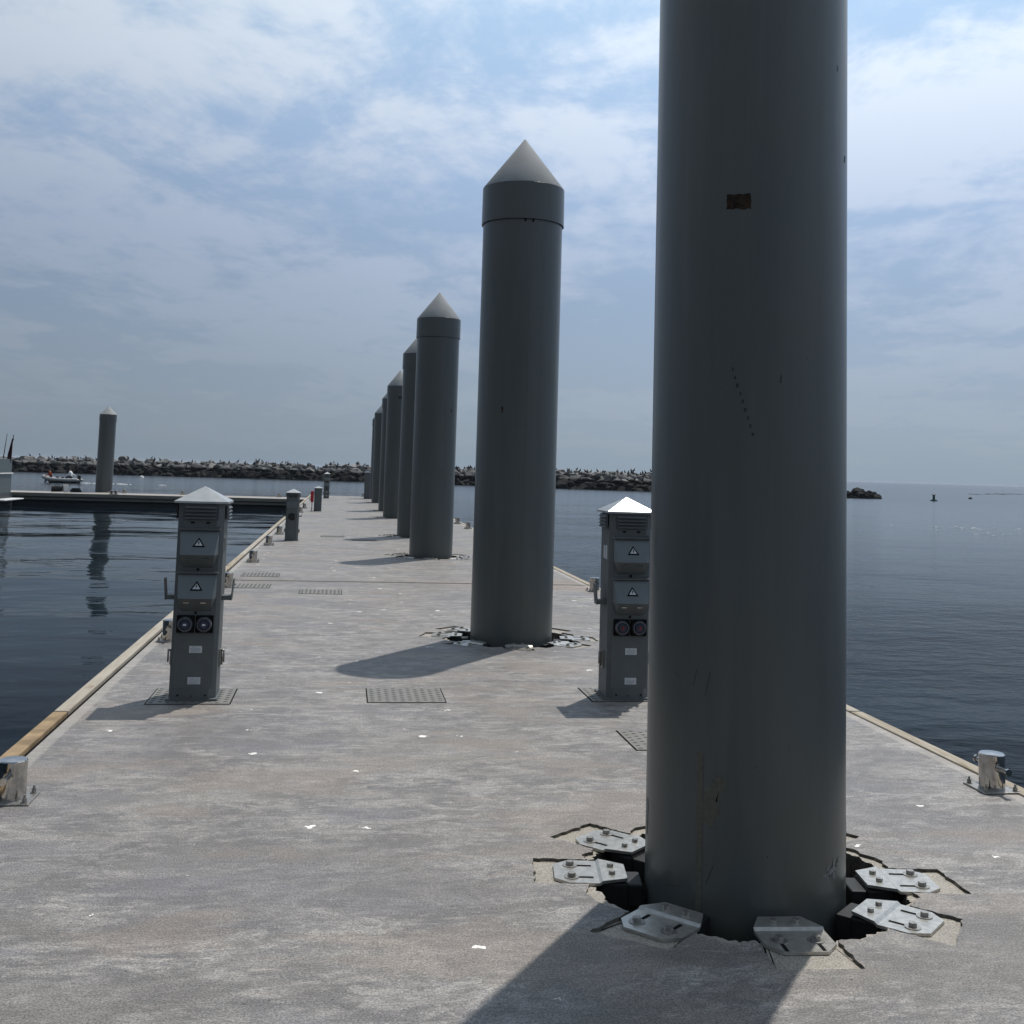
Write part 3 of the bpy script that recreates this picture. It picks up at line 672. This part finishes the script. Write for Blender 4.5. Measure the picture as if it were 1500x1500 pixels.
# round the tip of the mound
for i in range(26):
    a=R(rnd.uniform(-75,100)); rr=rnd.uniform(.2,3.0); p,d=at(tot-.01); n=Vector((-d.y,d.x))
    q=p+n*3.8+d*math.cos(a)*rr+n*math.sin(a)*rr*1.3; spots.append((1 if rr>1.6 else 2,tot,q.x,q.y,-.62+(3.0-rr)*.36,1.2*rnd.uniform(.8,1.1),rnd.uniform(0,6.28),rnd.uniform(-.4,.4),rnd.uniform(-.4,.4),rnd.randrange(14)))
vis=[s_ for s_ in spots if s_[0] in(2,3,4) and s_[2]>-52]
vis.sort(key=lambda q:Vector((q[2],q[3])).length-(q[0]==3)*3); vis=set(vis[:300])
allv=[];allf=[];sv_=[];sf=[];TOPS=[]
for sp_ in spots:
    k,s,x,y,z,sc,a,b_,c_,mi=sp_
    Mx=Matrix.Translation((x,y,z))@Matrix.Rotation(a,4,'Z')@Matrix.Rotation(b_,4,'X')@Matrix.Rotation(c_,4,'Y')@Matrix.Scale(sc,4)
    me=BM[mi]; vv=[Mx@v.co for v in me.vertices]; n0=len(allv); allv+=vv; allf+=[[n0+i for i in p.vertices] for p in me.polygons]
    if sp_ in vis:
        o=bpy.data.objects.new('boulder',me); S.collection.objects.link(o); o.matrix_world=Mx
        tag(o,'angular granite boulder heaped in the upper part of the long breakwater','boulder','boulders of the breakwater')
    else:
        n0=len(sv_); sv_+=vv; sf+=[[n0+i for i in p.vertices] for p in me.polygons]
me=bpy.data.meshes.new('breakwater_rubble'); me.from_pydata(sv_,[],sf); me.materials.append(M['rock'])
o=bpy.data.objects.new('breakwater_rubble',me); S.collection.objects.link(o); tag(o,'dark wet rubble forming the foot and core of the breakwater','rubble',kind='stuff')
# core of the mound so no daylight shows between the stones
cb=MB(); vs=[]
ss=[0,30,42,60,80,100,118,tot-9,tot-4,tot-1]
for s in ss:
    p,d=at(s); n=Vector((-d.y,d.x)); k=1 if s<tot-8 else (.75 if s<tot-3 else .3)
    for off,z in((.6,-1.2),(2.6,.35*k-.2*(1-k)),(4,.8*k-.5*(1-k)),(6,.8*k-.5*(1-k)),(9,-1.2)): q=p+n*off; vs.append((q.x,q.y,z))
cb.poly(vs,[(i*5+j,(i+1)*5+j,(i+1)*5+j+1,i*5+j+1) for i in range(len(ss)-1) for j in range(4)])
tag(cb.build('breakwater_core','rock'),'packed core of the breakwater under the boulders',kind='structure')
bvh=BVHTree.FromPolygons(allv,allf)
# low reef on the horizon
rf=MB()
rv=[];rfc=[]
for i in range(16):
    u=rnd.random(); x=143+38*u+rnd.uniform(-1,1); y=243+40*u; me=BM[i%14]; Mx=Matrix.Translation((x*1.0+rnd.uniform(-2,2),y+rnd.uniform(-2,2),WZ-.15))@Matrix.Rotation(i,4,'Z')@Matrix.Diagonal((2.2,2.,.55,1)); n0=len(rv); rv+=[Mx@v.co for v in me.vertices]; rfc+=[[n0+j for j in p.vertices] for p in me.polygons]
me=bpy.data.meshes.new('reef_rocks'); me.from_pydata(rv,[],rfc); me.materials.append(M['rock']); o=bpy.data.objects.new('reef_rocks',me); S.collection.objects.link(o); tag(o,'low dark reef awash near the horizon at far right','reef',kind='stuff')
# seabirds on the crest
def bird_mesh(v):
    b=MB(); rings=[(-.30,.16,.03,.03),(-.18,.22,.09,.07),(-.02,.30,.13,.13),(.10,.40,.11,.12),(.14,.50,.065,.07),(.145,.57,.05,.055),(.16+.02*v,.63,.06,.055),(.22+.03*v,.64,.026,.022),(.29+.03*v,.635,.006,.006)]
    n=8; vs=[]
    for x,z,ry,rz in rings:
        for i in range(n):
            t=2*math.pi*i/n; vs.append((x+rz*math.sin(t)*-.5*(1 if z<.6 else 0),ry*math.cos(t),z+rz*math.sin(t)))
    fs=[(k*n+i,k*n+(i+1)%n,(k+1)*n+(i+1)%n,(k+1)*n+i) for k in range(len(rings)-1) for i in range(n)]+[tuple(range(n)),tuple(range(len(vs)-n,len(vs)))]
    b.poly(vs,fs)
    for s in(-1,1):
        b.cyl((0,s*.04,0),(-.02,s*.045,.27),.011,.014,6)
        if v==2: b.poly([(.02,s*.06,.46),(-.05,s*.42,.50),(-.10,s*.40,.30),(-.06,s*.07,.26),(.03,s*.06,.45),(-.05,s*.41,.49),(-.11,s*.40,.29),(-.07,s*.07,.25)],[(0,1,2,3),(4,7,6,5),(0,4,5,1),(1,5,6,2),(2,6,7,3),(3,7,4,0)])
    for q in b.b.faces: q.smooth=True
    me=bpy.data.meshes.new('seabird'); bmesh.ops.recalc_face_normals(b.b,faces=b.b.faces); b.b.to_mesh(me); b.b.free(); me.materials.append(M['bird']); return me
BIRD=[bird_mesh(v) for v in(0,1,2)]
rnd=random.Random(3); nb=0
while nb<290:
    s=rnd.uniform(44,tot-12); p,d=at(s); n=Vector((-d.y,d.x)); 
    if p.x<-14 and rnd.random()<.62: continue
    off=rnd.choice((2.6,3.3,4.4))+rnd.uniform(-.5,.5); q=p+n*off
    h=bvh.ray_cast(Vector((q.x,q.y,6)),Vector((0,0,-1)))
    if not h[0] or h[0].z<.9: continue
    me=BIRD[0 if rnd.random()<.5 else (1 if rnd.random()<.9 else 2)]
    o=bpy.data.objects.new('seabird',me); S.collection.objects.link(o); o.location=h[0]-Vector((0,0,.02)); o.rotation_euler=(rnd.uniform(-.08,.08),rnd.uniform(-.25,.1),rnd.uniform(0,6.28)); sc=rnd.uniform(.6,.95); o.scale=(sc,sc,sc)
    tag(o,'small black seabird perched on the crest of the breakwater','seabird','seabirds perched on the breakwater'); nb+=1
# ------------------------------------------------------------------ boats
def figure(name,joints,edges,rad,mats,matfn,parent=None):
    me=bpy.data.meshes.new(name); me.from_pydata(joints,edges,[]); o=bpy.data.objects.new(name,me); S.collection.objects.link(o)
    sk=o.modifiers.new('s','SKIN'); o.modifiers.new('u','SUBSURF').levels=1
    for i,v in enumerate(me.skin_vertices[0].data): v.radius=(rad[i],rad[i]); v.use_root=(i==0)
    dg=bpy.context.evaluated_depsgraph_get(); m2=bpy.data.meshes.new_from_object(o.evaluated_get(dg)); o.modifiers.clear(); o.data=m2
    m2.materials.clear()
    for q in mats: m2.materials.append(M[q])
    for p in m2.polygons: p.use_smooth=True; p.material_index=matfn(p.center)
    return o
def person(loc,rz,top,label,lean=0,arm=None):
    # seated / kneeling figure facing +x, pelvis at origin height .0
    J=[(0,0,.12),(.03,0,.34),(.07+lean,0,.56),(.10+lean,0,.68),(.13+lean,0,.82),(.14+lean,0,.90),
       (.06+lean,.17,.58),(.14+lean,.21,.36),(.34+lean,.16,.30),(.42+lean,.15,.31),(.06+lean,-.17,.58),(.14+lean,-.21,.36),(.34+lean,-.16,.30),(.42+lean,-.15,.31),
       (.02,.10,.10),(.40,.13,.16),(.44,.13,-.22),(.56,.13,-.25),(.02,-.10,.10),(.40,-.13,.16),(.44,-.13,-.22),(.56,-.13,-.25)]
    if arm: J[11]=(-.05,-.24,.36); J[12]=(-.25,-.20,.28); J[13]=(-.33,-.19,.27)
    E=[(0,1),(1,2),(2,3),(3,4),(4,5),(2,6),(6,7),(7,8),(8,9),(2,10),(10,11),(11,12),(12,13),(0,14),(14,15),(15,16),(16,17),(0,18),(18,19),(19,20),(20,21)]
    Rr=[.15,.14,.15,.055,.10,.075,.065,.048,.038,.035,.065,.048,.038,.035,.10,.075,.05,.045,.10,.075,.05,.045]
    def mf(c):
        if c.z>.66: return 2
        if c.x>.36+lean and .24<c.z<.38 : return 2
        if c.z>.24 and c.x<.40+lean: return 0
        return 1
    o=figure('person',J,E,Rr,[top,'trouser','skin'],mf); o.location=loc; o.rotation_euler=(0,0,rz)
    b=MB(); b.lathe([(.0001,.115),(.06,.10),(.098,.05),(.105,0),(.095,-.05)],14,(.115+lean,0,.86)); b.build('hair','hair',o)
    b=MB(); b.cyl((.225+lean,0,.85),(.25+lean,0,.835),.014,.008,6); b.build('nose','skin',o)
    tag(o,label,'person'); return o
bx,by=-24.66,105.0; brz=math.atan2(-.15,-1)+.0
e=empty('inflatable_boat',(bx,by,WZ)); e.scale=(.84,.84,.84); e.rotation_euler=(0,0,math.pi+R(-4)); tag(e,'small open white inflatable boat with outboard motoring left in front of the breakwater','boat')
b=MB()
for s in(-1,1):
    pts=[(-1.85,s*.72,.30),(-.6,s*.74,.30),(.7,s*.70,.34),(1.3,s*.52,.42),(1.72,s*.22,.55),(1.82,0,.60)]
    b.tube(pts,.19,12)
    for q in pts[1:-1]: b.lathe([(.0001,-.19),(.134,-.134),(.19,0),(.134,.134),(.0001,.19)],12,q)
    b.cyl((-1.85,s*.72,.30),(-2.1,s*.72,.30),.19,.05,12)
b.build('tube','tube',e)
b=MB(); b.poly([(-1.8,-.6,.12),(1.0,-.5,.14),(1.6,0,.35),(1.0,.5,.14),(-1.8,.6,.12),(-1.8,0,-.12),(1.1,0,-.08)],[(0,1,2,3,4),(0,5,6,1),(1,6,2),(2,6,3),(3,6,5,4),(0,4,5)]); b.build('hull','navy',e)
b=MB(); b.box((-1.85,0,.62),(.34,.34,.42),bev=.06); b.box((-1.88,0,.15),(.14,.12,.7)); b.build('outboard_motor','navy',e)
b=MB(); b.box((-1.0,0,.40),(.3,1.0,.12)); b.build('seat','navy',e)
for x,y,w in ((.35,.1,.3),(-.1,-.2,.24)):
    g_=MB(); g_.box((x,y,.50),(w,.3,.3),bev=.06); o=g_.build('gear_bag','black' if x>0 else 'navy',None); o.matrix_world=Matrix.Translation((bx,by,WZ))@Matrix.Rotation(math.pi+R(-4),4,'Z')@Matrix.Scale(.84,4); tag(o,'dark gear bag lying in the %s of the inflatable boat'%('middle' if x>0 else 'stern half'),'bag')
def inb(x,y,z): return Matrix.Translation((bx,by,WZ))@Matrix.Rotation(math.pi+R(-4),4,'Z')@(Vector((x,y,z))*.84)
person(inb(1.02,.0,.36),math.pi+.5,'orange','person in an orange red jacket sitting in the bow of the inflatable boat',.08)
person(inb(-1.05,.1,.46),math.pi-.2,'shirt','person in a white shirt steering at the stern of the inflatable boat',.02,True)
# wake
wk=MB(); rnd=random.Random(8)
for i in range(26):
    x=-2.3-abs(rnd.gauss(0,1))*3.2; y=rnd.uniform(-.35,.35)*(1+abs(x)*.08); p=inb(x,y,0); a=rnd.uniform(.1,.42); c_=rnd.uniform(.05,.12); wk.poly([(p.x-a,p.y,WZ+.02),(p.x,p.y-c_,WZ+.02),(p.x+a,p.y,WZ+.02),(p.x,p.y+c_,WZ+.05)],[(0,1,2,3)])
tag(wk.build('boat_wake','foam_sparkle'),'thin white wake trailing behind the inflatable boat','wake',kind='stuff')
# white mooring float and channel marks
e=tag(MB().lathe([(.0001,-.2),(.22,-.1),(.30,.06),(.22,.20),(.06,.24),(.05,.30),(.0001,.31)],20).build('mooring_buoy','white',None,(-24.9,147,WZ)),'small white mooring buoy afloat before the breakwater','buoy')
e=empty('channel_marker',(73.3,132.7,WZ)); tag(e,'slim dark channel marker post floating off the breakwater end','channel marker')
MB().lathe([(.0001,-.3),(.42,-.2),(.42,.14),(.2,.2),(.17,.22)],18).build('float','green',e); MB().cyl((0,0,.2),(0,0,.74),.16,.14,14).build('post','green',e); MB().lathe([(.24,.74),(.24,.80),(.0001,.98)],14).build('top_mark','green',e)
e=tag(MB().lathe([(.0001,-.2),(.22,-.1),(.30,.08),(.2,.26),(.0001,.31)],16).build('marker_float','navy',None,(94.9,161,WZ)),'tiny dark round float right of the channel marker','buoy')
# yacht stern at the left picture edge: stern points right (+x)
YX,YY=-14.66,53.3
e=empty('motor_yacht',(YX,YY-1.6,WZ)); tag(e,'pale grey motor yacht moored stern first at the left picture edge','yacht')
st=[(0,1.55,2.05,.30),(-.6,1.72,2.08,.1),(-3,1.85,2.10,-.1),(-6,1.8,2.2,-.25),(-9,1.35,2.45,-.3),(-11,.6,2.7,-.1),(-12,.04,2.9,.5)]
vs=[]
for x,w,h,kz in st:
    for s in(-1,1):
        for fw,fz in((.0,0),(.82,.12),(.95,.30),(1.0,.62),(1.03,1.0)): vs.append((x+(.10*(1-fz) if x==0 else 0),s*w*fw,kz-.35+(h-kz+.35)*fz if fz else kz-.35))
b=MB(); fc=[]
for i in range(len(st)-1):
    for s in range(2):
        for j in range(4): q=i*10+s*5+j; fc.append((q,q+10,q+11,q+1))
fc+=[(0,1,2,3,4,9,8,7,6,5)]
for i in range(len(st)-1): fc.append((i*10+4,(i+1)*10+4,(i+1)*10+9,i*10+9))
b.poly(vs,fc); hull=b.build('hull','hull',e)
b=MB()
for s in(-1,1):
    pts=[(x+.02,s*(w*1.012+.015),1.42) for x,w,h,k in st[:-1]]; b.tube(pts,.025,6)
b.tube([(.075,-1.58,1.42),(.075,1.58,1.42)],.025,6); b.build('rubbing_strake','white',e)
b=MB()
vs=[];
for x,w,h,k in st[:-2]:
    for s in(-1,1): vs+= [(x+(.13 if x==0 else 0),s*(w*.97+.03),-.3),(x+(.13 if x==0 else 0),s*(w*.985+.03),.52 if x==0 else .5)]
b.poly(vs,[(i*4+s*2,(i+1)*4+s*2,(i+1)*4+s*2+1,i*4+s*2+1) for i in range(4) for s in range(2)]+[(0,2,3,1)]); b.build('boot_stripe','antifoul',e)
b=MB(); b.box((.28,0,.31),(.75,2.9,.06),bev=.02); b.build('swim_platform','white',e)
b=MB(); b.box((-5.2,0,2.75),(5.4,2.5,1.1),taper=.82,bev=.08); b.build('deckhouse','hull',e)
b=MB(); b.box((-5.2,0,2.85),(5.1,2.46,.42),taper=.93); b.build('window_band','glass',e)
b=MB(); b.box((-.06,-1.62,1.05),(.0,.0,.0)) if False else b.cyl((-.35,-1.62,1.02),(-.35,-1.66,1.02),.05,n=12); b.build('vent','slot',e)
b=MB(); b.cyl((-.06,1.35,2.0),(.06,1.35,3.08),.016,n=8); b.lathe([(.0001,-.03),(.045,0),(.0001,.04)],10,(.06,1.35,3.1)); fp=b.build('flagstaff','navy',e)
b=MB(); b.poly([(.05,1.35,2.98),(.02,1.30,2.96),(-.13,1.33,2.25),(-.16,1.36,1.85),(-.02,1.38,1.62),(.03,1.40,2.05),(.04,1.32,2.5),(-.08,1.42,2.3)],[(0,1,2,7),(7,2,3,4),(0,7,5,6),(7,4,5)]); b.xf(Matrix.Identity(4)); fl=b.build('flag','flag',fp)
sol=fl.modifiers.new('t','SOLIDIFY'); sol.thickness=.06
b=MB(); b.cyl((-.30,1.3,2.0),(-.20,1.3,3.18),.022,.012,n=8); b.build('antenna','navy',e)
# mooring gear on the finger dock
e=empty('gear_bag',(-13.55,57.0,-.006)); tag(e,'black duffel bag in the gear pile on the finger dock','bag','mooring gear heaped on the finger dock')
b=MB(); b.cyl((-.25,0,.15),(.25,.1,.15),.15,.14,14); b.build('bag_body','black',e); b=MB(); b.tube([(-.1,0,.28),(-.05,0,.36),(.08,0,.36),(.12,0,.28)],.012,6); b.build('handle','black',e)
e=empty('rope_coil',(-12.72,57.2,-.006)); tag(e,'dark rope coil in the gear pile on the finger dock','rope','mooring gear heaped on the finger dock')
b=MB()
for k in range(5):
    r=.26-.02*k; b.tube([(r*math.cos(t*math.pi/8),r*math.sin(t*math.pi/8),.03+.035*k) for t in range(17)],.022,6)
b.build('coil','black',e)
e=empty('white_bucket',(-13.17,57.1,-.006)); tag(e,'white bucket between the bag and the rope on the finger dock','bucket','mooring gear heaped on the finger dock')
MB().lathe([(.0001,.0),(.10,.0),(.14,.36),(.125,.36),(.095,.02),(.0001,.02)],18).build('pail','white',e); MB().tube([(-.14,0,.35),(-.09,0,.44),(0,0,.47),(.09,0,.44),(.14,0,.35)],.006,6).build('handle','navy',e)
# small fallen bits on the near deck
# white flecks model the sparkle on the open water at right
wk=MB(); rnd=random.Random(21)
for (cx,cy,sx,sy,n) in ((30.4,52.2,2.2,1.6,26),(35,51.5,1.2,1.4,12),(29,46,2.4,2,12),(23.4,55,1.6,.8,7)):
    for i in range(n):
        x=cx+rnd.gauss(0,1)*sx*.55; y=cy+rnd.gauss(0,1)*sy*.55; a=rnd.uniform(.04,.15); c_=rnd.uniform(.01,.03)
        wk.poly([(x-a,y,WZ+.02),(x,y-c_,WZ+.03),(x+a,y,WZ+.02),(x,y+c_,WZ+.04)],[(0,1,2,3)])
tag(wk.build('sparkle_flecks','foam_sparkle'),'scattered small white flecks standing in for sparkle on the open water at right','sparkle_flecks',kind='stuff')
# thin sea haze
b=MB(); b.box((0,7850,(5.6-1.9)/2),(18400,16900,5.6+1.9)); hz=b.build('haze','water'); hz.data.materials.clear()
hm=bpy.data.materials.new('haze'); hm.use_nodes=True; g=N(hm.node_tree); out=g.n('ShaderNodeOutputMaterial'); v=g.n('ShaderNodeVolumePrincipled')
v.inputs['Color'].default_value=(.72,.80,.93,1); v.inputs['Density'].default_value=.00012; v.inputs['Anisotropy'].default_value=.0; g.l(v.outputs[0],out.inputs['Volume']); hz.data.materials.append(hm)
tag(hz,'thin pale sea haze over the water',kind='stuff')
